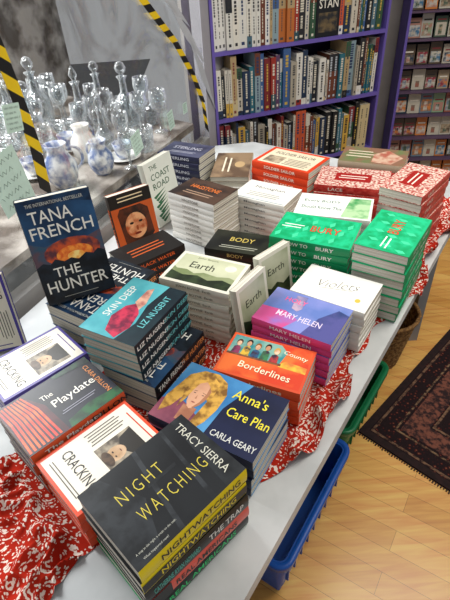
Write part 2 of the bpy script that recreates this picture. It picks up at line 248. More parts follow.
for s in stacks:
    if 'st' in s:
        a=P(*s['S'],TOP); b=P(*s['E'],TOP); e1=(b-a).normalized(); e2=Vector((-e1.y,e1.x,0)); bw=s['BL']*.66
        dep=D[s['st']]['t']+s['BL']*math.sin(math.radians(s['tilt'])); c=(a+b)/2+e2*(dep/2-D[s['st']]['t'])
        s.update(L=bw,W=dep,e1=e1,e2=e2,c=Vector((c.x,c.y,0)),c0=Vector((c.x,c.y,0)),b=[]); continue
    h=sum(D[k]['t']+.0008 for k in s['b']); s['h']=h
    a=P(*s['S'],TOP+h); b=P(*s['E'],TOP+h); raw=(b-a).length
    L=min(max(raw,.195),.242); W=min(L*s['r'],.175); e1=(b-a).normalized(); e2=Vector((-e1.y,e1.x,0))
    ex_=s.get('ext',0); c=(a+b)/2+e2*(W-ex_)/2
    s.update(L=L,W=W+ex_,bW=W,e1=e1,e2=e2,c=Vector((c.x,c.y,0)),c0=Vector((c.x,c.y,0)))
def sat(a,b,m=.004):
    best=None; d=b['c']-a['c']
    for ax in (a['e1'],a['e2'],b['e1'],b['e2']):
        ra=abs(a['e1'].dot(ax))*a['L']/2+abs(a['e2'].dot(ax))*a['W']/2
        rb=abs(b['e1'].dot(ax))*b['L']/2+abs(b['e2'].dot(ax))*b['W']/2
        ov=ra+rb+m*2-abs(d.dot(ax))
        if ov<=0: return None
        if best is None or ov<best[0]: best=(ov,ax*(1 if d.dot(ax)>=0 else -1))
    return best
for itn in range(600):
    mv=False
    for i in range(len(stacks)):
        for j in range(i+1,len(stacks)):
            r=sat(stacks[i],stacks[j])
            if r:
                mv=True; wi=stacks[i].get('w',1); wj=stacks[j].get('w',1); f=wj/(wi+wj)
                stacks[i]['c']-=r[1]*r[0]*f*.8; stacks[j]['c']+=r[1]*r[0]*(1-f)*.8
    if not mv: break
def dstack(p):
    best=9
    for s in stacks:
        d=p-s['c']; dx=max(0,abs(d.dot(s['e1']))-s['L']/2-.009); dy=max(0,abs(d.dot(s['e2']))-s['W']/2-.009)
        best=min(best,math.hypot(dx,dy))
    return best
def stand_m(k,base,rt,z,tilt,L,W,label=None):
    up=Vector((0,0,1)); away=-rt.cross(up)
    ti=math.radians(tilt); u2=up*math.cos(ti)+away*math.sin(ti); n2=rt.cross(u2)
    o=base+u2*L/2; X=-u2; Y=rt; Z=n2
    mw=Matrix(((X.x,Y.x,Z.x,o.x),(X.y,Y.y,Z.y,o.y),(X.z,Y.z,Z.z,o.z),(0,0,0,1)))
    book(k,L,W,mw,label=label)
ST={}
for s in stacks:
    ST[s['n']]=s; z=TOP
    if 'st' in s:
        base=s['c']-s['e2']*(s['W']/2-D[s['st']]['t']); base.z=TOP
        stand_m(s['st'],base,s['e1'],TOP,s['tilt'],s['BL'],s['L']); continue
    ang=math.atan2(s['e1'].y,s['e1'].x)
    for i,k in enumerate(reversed(s['b'])):
        top=(i==len(s['b'])-1); j=0 if top else 1
        R=Matrix.Rotation(ang+math.radians(random.uniform(-1.7,1.7))*j,4,'Z')
        sh=Vector((0,0,0))
        if 'ext' in s: sh=s['e2']*(s['ext']/2)*(-1 if i<s['low'] else 1)
        o=s['c']+sh+Vector((random.uniform(-.002,.002)*j,random.uniform(-.002,.002)*j,0)); o.z=z
        t=book(k,s['L'],s['bW'],Matrix.Translation(o)@R,group='stack of '+D[k]['label'].split(' paperback')[0]+' books')
        z+=t+.0010
    s['top']=z
fz=ST['F']['top']; a=P(50,301,fz); b=P(112,283,fz)
stand_m('hunter',(a+b)/2,(b-a).normalized(),fz,13,.258,.166,label='dark blue thriller hardback with fire standing upright on a stack')
# ------------------------------------------------------------ table
WA=Vector((-.78,.74,0)); WB=Vector((.0,2.45,0)); wd=(WB-WA).normalized(); wn=Vector((wd.y,-wd.x,0)) # wn -> room
poly=[E0-td*.55,E0+td*1.7,Vector((.2,2.38,0)),WB+wn*.04-wd*.08,WA+wn*.03,Vector((-.85,.2,0))]
def prism(poly,z0,z1,m,name):
    mb=MB(); n=len(poly); vs=[(p.x,p.y,z0) for p in poly]+[(p.x,p.y,z1) for p in poly]
    fs=[tuple(range(n-1,-1,-1)),tuple(range(n,2*n))]+[(i,(i+1)%n,n+(i+1)%n,n+i) for i in range(n)]
    mb.add(vs,fs,m); return mb.mesh(name)
white=mat(('CFD1D1','B9BCBC',6),.45)
table=obj('display_table',None,label='long white-topped table covered with stacked books beside the window',cat='table')
obj('tabletop',prism(poly,TZ-.035,TZ,white,'tabletop'),table)
ctr=sum(poly,Vector((0,0,0)))/len(poly)
ap=[p+(ctr-p)*.12 for p in poly]
apm=MB()
for i in range(len(ap)):
    a=ap[i]; b=ap[(i+1)%len(ap)]; d=(b-a).normalized(); nn=Vector((-d.y,d.x,0))*.012
    q=[a-nn,b-nn,b+nn,a+nn]
    apm.add([(p.x,p.y,TZ-.11) for p in q]+[(p.x,p.y,TZ-.035) for p in q],[(3,2,1,0),(0,1,5,4),(1,2,6,5),(2,3,7,6),(3,0,4,7)],mat('8E9092',.5))
obj('apron',apm.mesh('apron'),table)
for p in (ap[0]+td*.02,ap[1],ap[2],ap[4]):
    mb=MB(); mb.box((p.x-.02,p.y-.02,0),(p.x+.02,p.y+.02,TZ-.035),mat('8C8E90',.4)); obj('leg',mb.mesh('leg'),table)
# cloth
def clothmat():
    m=bpy.data.materials.new('red_print_cloth'); m.use_nodes=True; nt=m.node_tree; b=nt.nodes['Principled BSDF']; b.inputs['Roughness'].default_value=1.0; b.inputs['Specular IOR Level'].default_value=.05
    tc=nt.nodes.new('ShaderNodeTexCoord'); n0=nt.nodes.new('ShaderNodeTexNoise'); n0.inputs['Scale'].default_value=16
    mm=nt.nodes.new('ShaderNodeMix'); mm.data_type='RGBA'; mm.inputs[0].default_value=.16
    v=nt.nodes.new('ShaderNodeTexVoronoi'); v.feature='F1'; v.inputs['Scale'].default_value=105
    n=nt.nodes.new('ShaderNodeTexNoise'); n.inputs['Scale'].default_value=140
    ad=nt.nodes.new('ShaderNodeMath'); ad.operation='MULTIPLY_ADD'; ad.inputs[1].default_value=.9
    r=nt.nodes.new('ShaderNodeValToRGB'); r.color_ramp.elements[0].position=.79; r.color_ramp.elements[1].position=.86
    r.color_ramp.elements[0].color=(*lin((226,212,200)),1); r.color_ramp.elements[1].color=(*lin((168,40,26)),1)
    L=nt.links; L.new(tc.outputs['Object'],mm.inputs[6]); L.new(tc.outputs['Object'],n0.inputs['Vector']); L.new(n0.outputs['Color'],mm.inputs[7]); L.new(mm.outputs[2],v.inputs['Vector'])
    L.new(tc.outputs['Object'],n.inputs['Vector']); L.new(n.outputs['Fac'],ad.inputs[0]); L.new(v.outputs['Distance'],ad.inputs[2]); L.new(ad.outputs[0],r.inputs['Fac']); L.new(r.outputs['Color'],b.inputs['Base Color']); return m
from mathutils import noise
mb=MB(); ns,ntt=320,120; vs=[]
def sstep(x): x=max(0,min(1,x)); return x*x*(3-2*x)
for i in range(ns+1):
    s=-.5+2.0*i/ns
    base=.28-.245*sstep((s+.05)/.25)-.035*sstep((s-.80)/.12)+.02*sstep((s-1.15)/.1)
    te=base+.016*math.sin(s*13)+.010*math.sin(s*37+1)
    tmax=.56
    for j in range(ntt+1):
        t=te+(tmax-te)*(j/ntt)**1.4
        p=E0+td*s+tn*t; k=min(1,dstack(Vector((p.x,p.y,0)))/.022)
        q=Vector((s*8,t*12,0)); rg=1-abs(noise.noise(q)*2); rg2=1-abs(noise.noise(q*2.3+Vector((5,3,1)))*2)
        wv=max(0,rg)**3+.5*max(0,rg2)**3
        edge=max(0,1-(t-te)/.05)
        z=TZ+.0018+k*(.024+.014*edge)*wv*(1 if t>0 else 0)
        if t<0: z=TZ+.004+t*1.6+.004*math.sin(s*80); t=-.006-.008*abs(math.sin(s*60))
        p=E0+td*s+tn*t; vs.append((p.x,p.y,z))
mb.add(vs,[(i*(ntt+1)+j,(i+1)*(ntt+1)+j,(i+1)*(ntt+1)+j+1,i*(ntt+1)+j+1) for i in range(ns) for j in range(ntt)],clothmat())
obj('tablecloth',mb.mesh('tablecloth',True),label='crumpled red and white printed cloth lying on the table',cat='tablecloth')
# ------------------------------------------------------------ room shell
def woodmat():
    m=bpy.data.materials.new('laminate'); m.use_nodes=True; nt=m.node_tree; b=nt.nodes['Principled BSDF']; b.inputs['Roughness'].default_value=.3
    tc=nt.nodes.new('ShaderNodeTexCoord'); mp=nt.nodes.new('ShaderNodeMapping'); mp.inputs['Rotation'].default_value=(0,0,math.radians(35))
    br=nt.nodes.new('ShaderNodeTexBrick'); br.inputs['Scale'].default_value=1; br.inputs['Brick Width'].default_value=.75; br.inputs['Row Height'].default_value=.075; br.inputs['Mortar Size'].default_value=.0007
    br.inputs['Color1'].default_value=(*lin((230,176,98)),1); br.inputs['Color2'].default_value=(*lin((210,152,78)),1); br.inputs['Mortar'].default_value=(*lin((158,110,56)),1)
    mp2=nt.nodes.new('ShaderNodeMapping'); mp2.inputs['Rotation'].default_value=(0,0,math.radians(35)); mp2.inputs['Scale'].default_value=(3,34,1)
    n=nt.nodes.new('ShaderNodeTexNoise'); n.inputs['Scale'].default_value=1.6; n.inputs['Detail'].default_value=8; n.inputs['Distortion'].default_value=.6
    mx=nt.nodes.new('ShaderNodeMix'); mx.data_type='RGBA'; mx.blend_type='OVERLAY'; mx.inputs[0].default_value=.6
    L=nt.links; L.new(tc.outputs['Object'],mp.inputs['Vector']); L.new(mp.outputs[0],br.inputs['Vector']); L.new(tc.outputs['Object'],mp2.inputs['Vector']); L.new(mp2.outputs[0],n.inputs['Vector'])
    L.new(br.outputs['Color'],mx.inputs[6]); L.new(n.outputs['Fac'],mx.inputs[7]); L.new(mx.outputs[2],b.inputs['Base Color']); return m
RD=Vector((.943,.333,0)).normalized(); RN=Vector((RD.y,-RD.x,0)) # towards room
BL=Vector((.02,2.48,0))
backline=BL-RN*.26
obj('floor',prism([WA-wd*1.6,backline-RD*.0,backline+RD*3.6,Vector((3.4,-1,0)),Vector((-1.2,-1.0,0))],-.05,0,woodmat(),'floor'),kind='structure')
wallm=mat('8E8A86',.8)
def slab(a,b,th,z0,z1,m,name,kind='structure',**kw):
    d=(b-a).normalized(); nn=Vector((-d.y,d.x,0))*th
    return obj(name,prism([a,b,b+nn,a+nn],z0,z1,m,name),kind=kind,**kw)
slab(backline-RD*.05,backline+RD*3.6,.06,0,2.5,wallm,'wall_back')
slab(WA-wd*1.2,WB-wd*.05,.05,0,.78,mat('8E8C8A',.7),'wall_left')
slab(WB-wd*.05,WB+wd*.0+wd*.2,.05,0,2.5,mat('9E9CA2',.7),'wall_corner')
def paneM():
    m=bpy.data.materials.new('window_glass'); m.use_nodes=True; nt=m.node_tree; nt.nodes.remove(nt.nodes['Principled BSDF'])
    t=nt.nodes.new('ShaderNodeBsdfTransparent'); t.inputs[0].default_value=(.96,.96,.95,1); g=nt.nodes.new('ShaderNodeBsdfGlossy'); g.inputs['Roughness'].default_value=.04
    tc=nt.nodes.new('ShaderNodeTexCoord'); n=nt.nodes.new('ShaderNodeTexNoise'); n.inputs['Scale'].default_value=3.2; n.inputs['Distortion'].default_value=2.5
    r=nt.nodes.new('ShaderNodeMapRange'); r.inputs[1].default_value=.5; r.inputs[2].default_value=.68; r.inputs[3].default_value=.04; r.inputs[4].default_value=.28
    bp=nt.nodes.new('ShaderNodeBump'); bp.inputs['Strength'].default_value=.35; bp.inputs['Distance'].default_value=.05
    mx=nt.nodes.new('ShaderNodeMixShader'); L=nt.links; L.new(tc.outputs['Object'],n.inputs['Vector']); L.new(n.outputs['Fac'],r.inputs[0]); L.new(n.outputs['Fac'],bp.inputs['Height']); L.new(bp.outputs[0],g.inputs['Normal'])
    L.new(r.outputs[0],mx.inputs[0]); L.new(t.outputs[0],mx.inputs[1]); L.new(g.outputs[0],mx.inputs[2]); L.new(mx.outputs[0],nt.nodes['Material Output'].inputs[0]); return m
slab(WA-wd*1.2,WB-wd*.06,.006,.78,2.3,paneM(),'window_1')
fr=mat('B4B7BC',.4)
# ------------------------------------------------------------ things on the pane
def onpane(u,v,off=.004):
    r=ray(u,v); o=Vector((0,0,H)); q=WA+wn*off; s=(q-o).dot(wn)/r.dot(wn); return o+r*s
def pane_strip(pts,width,seg,name,mats):
    P3=[onpane(*p,off=.006) for p in pts]; out=[P3[0]]
    for a,b in zip(P3,P3[1:]):
        n=max(1,int((b-a).length/seg)); out+=[a+(b-a)*(i+1)/n for i in range(n)]
    mb=MB(); 
    for i in range(len(out)-1):
        a=out[i]; b=out[i+1]; d=(b-a).normalized(); sd=wn.cross(d).normalized()*width/2; sk=d*seg*.55
        q=[a-sd-sk,a+sd+sk,b+sd+sk,b-sd-sk]; mb.add([tuple(x) for x in q]+[tuple(x+wn*.0015) for x in q],[(3,2,1,0),(4,5,6,7),(0,1,5,4),(1,2,6,5),(2,3,7,6),(3,0,4,7)],mats[i%len(mats)])
    return obj(name,mb.mesh(name))
ty=[mat('E4C01A',.4),mat('1A1A1A',.4)]
for pts,w_,lb in [([(-18,10),(2,58),(22,110),(36,150),(46,192)],.042,'yellow and black striped tape stuck on the window'),([(128,-20),(152,12),(175,42),(193,75),(203,102),(207,130)],.032,'curved yellow and black striped tape on the window edge')]:
    t_=pane_strip(pts,w_,.035,'hazard_tape',ty); t_['label']=lb; t_['category']='tape'
t_=pane_strip([(150,-30),(178,15),(196,52),(209,95)],.045,.2,'trim_1',[fr]); t_['kind']='structure'
lab=mat('C4DCCE',.7); ink=mat('4A6258',.7)
for (u,v,w,h,rot) in [(10,182,.12,.16,8),(13,118,.06,.07,-8),(137,143,.07,.08,12),(171,120,.05,.075,8),(185,108,.042,.045,0),(30,212,.06,.05,5)]:
    c=onpane(u,v,.009); r=math.radians(rot); ux=(wd*math.cos(r)+Vector((0,0,1))*math.sin(r))
    uy=Vector((0,0,1))*math.cos(r)-wd*math.sin(r)
    mb=MB(); 
    def rect(x0,y0,x1,y1,o,m):
        q=[c+ux*x0+uy*y0+wn*o,c+ux*x1+uy*y0+wn*o,c+ux*x1+uy*y1+wn*o,c+ux*x0+uy*y1+wn*o]; mb.add([tuple(x) for x in q],[(0,1,2,3)],m)
    rect(-w/2,-h/2,w/2,h/2,0,lab)
    for i in range(5):
        yb=h*(.36-.18*i); xx=-w*.4; n=int(14-3*(i%2))
        for j in range(n):
            x0=xx+j*w*.8/14; sg=(-1)**j; y0=yb+sg*h*.035; y1=yb-sg*h*.035; x1=x0+w*.8/14; th=.0009
            if (j+i)%5==4: continue
            q=[(x0,y0-th),(x1,y1-th),(x1,y1+th),(x0,y0+th)]
            mb.add([tuple(c+ux*a+uy*b+wn*.0006) for a,b in q],[(0,1,2,3)],ink)
    obj('price_label',mb.mesh('price_label'),label='mint green handwritten paper label stuck on the window',cat='label')
# ------------------------------------------------------------ window display
DZ=.86
disp=[WA-wd*.9-wn*.06,WB-wn*.06-wd*.1,WB-wn*1.3+wd*.3,WA-wn*1.3-wd*.9]
o=obj('display_counter',None,label='grey display counter behind the window holding glassware',cat='counter')
obj('counter_top',prism(disp,DZ-.03,DZ,mat(('5E544C','A8A098',8),.3),'counter_top'),o)
c2=sum(disp,Vector((0,0,0)))/4
obj('counter_base',prism([p+(c2-p)*.06 for p in disp],0,DZ-.03,mat('5A5C60',.6),'counter_base'),o)
slab(WA-wn*1.35-wd*1.0,WB-wn*1.35+wd*.6,-.05,0,1.5,mat(('5E564E','BEB8B0',7),.7),'wall_street')
def glassM(tint,fac,dc):
    m=bpy.data.materials.new('glassware'); m.use_nodes=True; nt=m.node_tree; nt.nodes.remove(nt.nodes['Principled BSDF'])
    t=nt.nodes.new('ShaderNodeBsdfTransparent'); t.inputs[0].default_value=(*tint,1); g=nt.nodes.new('ShaderNodeBsdfGlossy'); g.inputs['Roughness'].default_value=.12
    d=nt.nodes.new('ShaderNodeBsdfDiffuse'); d.inputs[0].default_value=(*dc,1)
    ms=nt.nodes.new('ShaderNodeMixShader'); ms.inputs[0].default_value=.45; nt.links.new(g.outputs[0],ms.inputs[1]); nt.links.new(d.outputs[0],ms.inputs[2])
    tc=nt.nodes.new('ShaderNodeTexCoord'); v=nt.nodes.new('ShaderNodeTexVoronoi'); v.inputs['Scale'].default_value=70; bp=nt.nodes.new('ShaderNodeBump'); bp.inputs['Strength'].default_value=.8; bp.inputs['Distance'].default_value=.007
    nt.links.new(tc.outputs['Object'],v.inputs['Vector']); nt.links.new(v.outputs['Distance'],bp.inputs['Height']); nt.links.new(bp.outputs[0],g.inputs['Normal'])
    lw=nt.nodes.new('ShaderNodeLayerWeight'); lw.inputs[0].default_value=fac; nt.links.new(bp.outputs[0],lw.inputs['Normal'])
    mx=nt.nodes.new('ShaderNodeMixShader'); nt.links.new(lw.outputs['Facing'],mx.inputs[0]); nt.links.new(t.outputs[0],mx.inputs[1]); nt.links.new(ms.outputs[0],mx.inputs[2]); nt.links.new(mx.outputs[0],nt.nodes['Material Output'].inputs[0]); return m
GL=glassM((.88,.91,.92),.48,(.94,.96,.97))
def lathe(prof,m,n=24,cut=0):
    mb=MB(); vs=[]
    for r,z in prof:
        for i in range(n):
            rr=r*(1+cut*math.cos(i*math.pi)) if cut else r
            vs.append((rr*math.cos(6.28318*i/n),rr*math.sin(6.28318*i/n),z))
    fs=[(k*n+i,k*n+(i+1)%n,(k+1)*n+(i+1)%n,(k+1)*n+i) for k in range(len(prof)-1) for i in range(n)]
    mb.add(vs,fs,m); return mb
chinaB=mat(('E6E8EA','6A7CA8',30),.15); china=mat('ECEBE6',.15)
decM=lathe([(.001,.004),(.045,.0),(.05,.01),(.055,.05),(.05,.10),(.03,.135),(.016,.15),(.014,.20),(.024,.215),(.02,.213),(.011,.2),(.013,.15),(.026,.13),(.045,.1),(.05,.05),(.045,.014),(.001,.012)],GL,24,.03).mesh('body',True)
dec2M=lathe([(.001,.004),(.055,.0),(.062,.008),(.066,.03),(.05,.065),(.026,.10),(.017,.13),(.015,.18),(.026,.20),(.022,.198),(.012,.18),(.014,.13),(.022,.10),(.045,.065),(.06,.03),(.001,.012)],GL,24,.03).mesh('body',True)
stM=lathe([(.009,.19),(.010,.215),(.008,.222),(.02,.235),(.024,.25),(.016,.268),(.001,.275)],GL,12,.05).mesh('stopper',True)
st2M=lathe([(.009,.175),(.010,.20),(.008,.206),(.018,.222),(.020,.232),(.008,.262),(.001,.27)],GL,8,.05).mesh('stopper',True)
gobP=[(.03,.0),(.031,.003),(.006,.01),(.005,.07),(.012,.08),(.03,.1),(.036,.13),(.033,.165),(.031,.165),(.034,.13),(.028,.102),(.001,.085)]
gobM=lathe(gobP,GL).mesh('bowl',True)
tumM=lathe([(.001,.004),(.03,0),(.034,.004),(.038,.09),(.036,.09),(.032,.012),(.001,.012)],GL,20,.02).mesh('cup',True)
bowlM=lathe([(.03,0),(.035,.004),(.05,.02),(.075,.05),(.085,.075),(.08,.075),(.07,.05),(.045,.024),(.001,.012)],GL,32,.03).mesh('bowl',True)
cupM=lathe([(.02,0),(.022,.004),(.03,.015),(.038,.04),(.042,.065),(.039,.065),(.035,.04),(.027,.017),(.001,.008)],chinaB).mesh('bowl',True)
saucM=lathe([(.001,.003),(.03,.002),(.05,.006),(.072,.015),(.072,.018),(.05,.010),(.03,.006),(.001,.006)],china,32).mesh('dish',True)
jugP=[(.03,0),(.034,.004),(.05,.03),(.058,.06),(.052,.09),(.034,.115),(.03,.13),(.038,.15),(.035,.15),(.026,.13),(.03,.113),(.045,.09),(.001,.02)]
jugM=lathe(jugP,chinaB,32).mesh('jug_body',True); jugW=lathe(jugP,china,32).mesh('jug_body',True)
vasM=lathe([(.001,.003),(.028,0),(.03,.01),(.018,.03),(.03,.06),(.042,.10),(.036,.14),(.02,.17),(.03,.20),(.028,.2),(.016,.17),(.03,.13),(.001,.05)],china,28).mesh('vase_body',True)
def tube(pts,r,m,n=8):
    mb=MB(); vs=[]
    for k,p in enumerate(pts):
        p=Vector(p); d=(Vector(pts[min(k+1,len(pts)-1)])-Vector(pts[max(k-1,0)])).normalized()
        a=(Vector((0,1,0))-d*d.y).normalized() if abs(d.y)<.9 else d.orthogonal().normalized()
        b=d.cross(a)
        for i in range(n): q=p+a*r*math.cos(6.2832*i/n)+b*r*math.sin(6.2832*i/n); vs.append(tuple(q))
    mb.add(vs,[(k*n+i,k*n+(i+1)%n,(k+1)*n+(i+1)%n,(k+1)*n+i) for k in range(len(pts)-1) for i in range(n)],m); return mb
def harc(cx,cz,rx,rz): return [(cx+rx*math.sin(math.pi*i/10),0,cz+rz*math.cos(math.pi*i/10)) for i in range(11)]
cupH=tube(harc(.037,.036,.024,.018),.003,chinaB).mesh('handle',True)
jugH=tube(harc(.046,.09,.036,.04),.005,chinaB).mesh('handle',True)
used=[]
def place(name,parts,u,v,z,label,cat,sc=1.0,rz=0,rad=.05):
    p=P(u,v,z)
    for _ in range(120):
        off=(p-WA).dot(wn)
        if off>-(.07+rad): p-=wn*.01
        if off<-1.2: p+=wn*.02
        for q,rq in used:
            d=Vector((p.x-q.x,p.y-q.y,0))
            if d.length<rad*sc+rq: p+= (d.normalized() if d.length>1e-4 else Vector((0,1,0)))*.008
    if (p-WA).dot(wn)<-1.22 or (p-WB).dot(wd)>.0 or any((Vector((p.x-q.x,p.y-q.y,0))).length<(rad*sc+rq)*.97 for q,rq in used): return None
    used.append((p,rad*sc))
    e=obj(name,None,label=label,cat=cat,mw=Matrix.Translation(p)@Matrix.Rotation(rz,4,'Z')@Matrix.Scale(sc,4))
    for n_,me in parts: obj(n_,me,e)
    return p
for u,v,s,rz in [(66,186,1.1,.5),(98,182,.9,2.5)]:
    place('jug',[('jug_body',jugM),('handle',jugH)],u,v,DZ,'blue and white china jug in the window display','jug',s,rz,.082)
for u,v,rz in [(36,176,1),(126,172,2.2),(70,150,0)]:
    p=place('saucer',[('dish',saucM)],u,v,DZ,'white china saucer under a cup','saucer',rad=.074)
    if p is not None:
        e=obj('teacup',None,label='blue and white china teacup on a saucer',cat='cup',mw=Matrix.Translation(p+Vector((0,0,.008)))@Matrix.Rotation(rz,4,'Z')); obj('bowl',cupM,e); obj('handle',cupH,e)
place('jug',[('jug_body',jugW),('handle',jugH)],88,160,DZ,'plain white china jug in the window display','jug',1,1.2,.082)
for i,(u,v,s) in enumerate([(52,150,1.2),(104,150,1.0),(130,126,1.2),(84,124,1.2),(150,112,1.0),(112,96,1.2),(44,124,1.3),(24,148,1.1),(70,96,1.3),(150,86,1.2),(100,118,1.1),(132,98,1.2),(16,130,1.1),(34,104,1.2),(90,98,1.2)]):
    if i%2: place('decanter',[('body',dec2M),('stopper',st2M)],u,v,DZ,'wide-based cut-glass decanter with pointed stopper','decanter',s*.85,rad=.068)
    else: place('decanter',[('body',decM),('stopper',stM)],u,v,DZ,'cut-glass decanter with round stopper in the window display','decanter',s*.9,rad=.058)
rnd=random.Random(3)
for k in range(60):
    u=rnd.uniform(5,165); v=rnd.uniform(90,172); s=rnd.uniform(.9,1.15)
    if k%3==2: place('glass_tumbler',[('cup',tumM)],u,v,DZ,'cut-glass tumbler in the window display','glass',s,rad=.039)
    else: place('stemmed_glass',[('bowl',gobM)],u,v,DZ,'clear stemmed glass in the window display','glass',s,rad=.037)
for u,v,s in [(112,166,1),(86,160,.9),(166,98,1),(12,172,1)]:
    place('glass_bowl',[('bowl',bowlM)],u,v,DZ,'ribbed clear glass bowl in the window display','bowl',s,rad=.086)
for u,v,s in [(50,100,1.2),(118,108,1.1),(140,110,1)]:
    place('vase',[('vase_body',vasM)],u,v,DZ,'white china vase in the window display','vase',s,rad=.043)
# ------------------------------------------------------------ bookcase
pur=mat('6858AA',.45); purd=mat('241E40',.5)
def frame(o,xd,nd):
    y=-nd; return Matrix(((xd.x,y.x,0,o.x),(xd.y,y.y,0,o.y),(0,0,1,o.z),(0,0,0,1)))
def bookcase(o,xd,nd,Wd,depth,zs,ht,label,th=.018,sp=.014,m1=None):
    m1=m1 or pur
    e=obj('bookcase',None,label=label,cat='bookcase',mw=frame(o,xd,nd))
    for x in (0,Wd-sp):
        mb=MB(); mb.box((x,0,0),(x+sp,depth,ht),pur); obj('side_panel',mb.mesh('side_panel'),e)
    mb=MB(); mb.box((sp,depth-.008,0),(Wd-sp,depth,ht),purd); obj('back_panel',mb.mesh('back_panel'),e)
    for z in zs:
        mb=MB(); mb.box((sp,0.0,z-th),(Wd-sp,depth-.008,z),m1); obj('shelf',mb.mesh('shelf'),e)
    return e
SW=1.0
SZ=(1.15,.835,.52)
bookcase(BL,RD,RN,SW,.24,[.1,.52,.835,1.15,1.47,1.86],1.9,'tall purple wooden bookcase filled with paperbacks')
M1=frame(BL,RD,RN)
cols=['DCDAD2','CFC9BC','1C1E22','23344E','9A3228','C9B88E','4A6A7A','7A2A2E','E2E0DA','2A2A2E','B86A34','34543E','D2CCBC','5A4060','3E5E90','E0DCD0','B09870','20242C','8AA0A8','C8C0B0','6A3A2A','A8A090','30505A','D0A84A','C85A3A','2E6A7A']
def shelfbook(w,h,dp,c):
    mb=MB(); m=mat(c,.45); b=.0012
    mb.box((0,0,0),(b,dp,h),m); mb.box((w-b,0,0),(w,dp,h),m); mb.box((b,0,0),(w-b,b,h),m); mb.box((b,b,.002),(w-b,dp-.002,h-.003),pages_mat())
    dark=sum(hx(c))<330; ic=mat(random.choice(['D8D2C0','C8A84A','B8C0C8','D8D2C0']) if dark else random.choice(['2A2A2E','7A3A34','2A3A5E','4A4A4A']),.5)
    y=-.0004; 
    def r(x0,z0,x1,z1,mm): mb.add([(x0*w,y,z0*h),(x1*w,y,z0*h),(x1*w,y,z1*h),(x0*w,y,z1*h)],[(0,1,2,3)],mm)
    z=random.uniform(.88,.95)
    if random.random()<.35: r(0,.0,1,random.uniform(.08,.35),mat(random.choice(cols),.5))
    if random.random()<.25: r(0,random.uniform(.6,.8),1,1,mat(random.choice(cols),.5))
    y=-.0006
    half=random.uniform(.10,.24); gap=random.choice([.55,.7,.4])
    while z>gap:
        l=random.uniform(.02,.05)
        r(.5-half,z-l,.5+half,z,ic); z-=l+.014
    z-=.06
    half*=.6
    while z>.22:
        l=random.uniform(.02,.05)
        r(.5-half,z-l,.5+half,z,ic); z-=l+.014
    r(.3,.05,.7,.10,ic)
    return mb.mesh('book')
def faceout(x,z,g):
    w,h,t=.135,.215,.025; mb=MB(); m=mat('17191E',.35)
    mb.box((0,0,0),(w,.0012,h),m); mb.box((0,t-.0012,0),(w,t,h),m); mb.box((0,.0012,0),(.0012,t-.0012,h),m); mb.box((.0012,.0012,.001),(w-.001,t-.0012,h-.001),pages_mat())
    for (x0,z0,x1,z1,c) in [(.1,.1,.9,.5,('6A5A40','2A2A2C',30)),(.2,.86,.8,.9,'B8A060')]:
        mb.add([(x0*w,-.0003,z0*h),(x1*w,-.0003,z0*h),(x1*w,-.0003,z1*h),(x0*w,-.0003,z1*h)],[(0,1,2,3)],mat(c,.4))
    v2,f2=textmesh('STAN'); mb.add([(w/2+a*w*.8,-.0005,h*.68+b*.04) for a,b in v2],f2,mat('E0DCD0',.4))
    obj('book',mb.mesh('book'),label='dark-covered book displayed face out on the purple shelf',cat='book',group=g,mw=M1@Matrix.Translation((x,.008,z+.0005)))
for z,g in zip(SZ,('paperbacks on the upper purple shelf','paperbacks on the middle purple shelf','paperbacks on the lower purple shelf')):
    x=.018; fo=(z<1.1)
    while x<SW-.05:
        if not fo and x>.56: faceout(x+.002,z,g); x+=.14; fo=True
        w=random.uniform(.012,.042); h=random.uniform(.20,.288); dp=random.uniform(.12,.16); c=random.choice(cols)
        if z>1 and x<.25: c=random.choice(['DCDAD2','E2E0DA','CFC9BC','E0DCD0','A8B0B8']); h=random.uniform(.25,.28)
        n=random.choice([1,1,1,1,1,2]); me=shelfbook(w,h,dp,c)
        for _ in range(n):
            if x+w>SW-.018: break
            tone='dark' if sum(hx(c))<330 else 'pale'
            obj('book',me,label=tone+' spined paperback standing on a purple shelf',cat='book',group=g,mw=M1@Matrix.Translation((x,.004+random.uniform(0,.02),z+.0005)))
            x+=w+.0006
# face-out rack
RX=BL+RD*SW*1.0+Vector((.14,.10,0)); R2=Vector((.995,-.10,0)).normalized(); N2=Vector((R2.y,-R2.x,0))
zs=[.10+.138*i for i in range(12)]
bookcase(RX,R2,N2,1.3,.16,zs,1.75,'purple shelving unit with small covers displayed face out',th=.007,m1=mat('5A4660',.5))
slab(RX-N2*.18-R2*.1,RX-N2*.18+R2*2.2,.05,0,2.5,wallm,'wall_right')
M2=frame(RX,R2,N2)
pc=['A8947A','6A7A88','B8AF9E','4A5A4A','985A4A','B8B4AC','7A6A5A','2A3A4A','88A080','A87A6A','BFB8A8','5A4A3A','C8783A','3A6A8A','8A2A3A']
cardm=[]
for _ in range(22):
    mb=MB(); w,h=random.uniform(.062,.073),random.uniform(.098,.118); c=random.choice(pc)
    mb.box((0,0,0),(w,.010,h),mat(c,.3)); y=-.0005
    def r(x0,z0,x1,z1,mm): mb.add([(x0*w,y,z0*h),(x1*w,y,z0*h),(x1*w,y,z1*h),(x0*w,y,z1*h)],[(0,1,2,3)],mm)
    a=random.uniform(.5,.7); r(.08,.08,.92,a,mat((random.choice(pc),random.choice(pc),45),.3)); y=-.0008; r(.3,.12,.6,a-.1,mat((random.choice(pc),random.choice(pc),60),.3)); r(.15,a+.1,.85,a+.17,mat(random.choice(['3A3430','E8E0D0','8A3A3A']),.5))
    cardm.append(mb.mesh('booklet'))
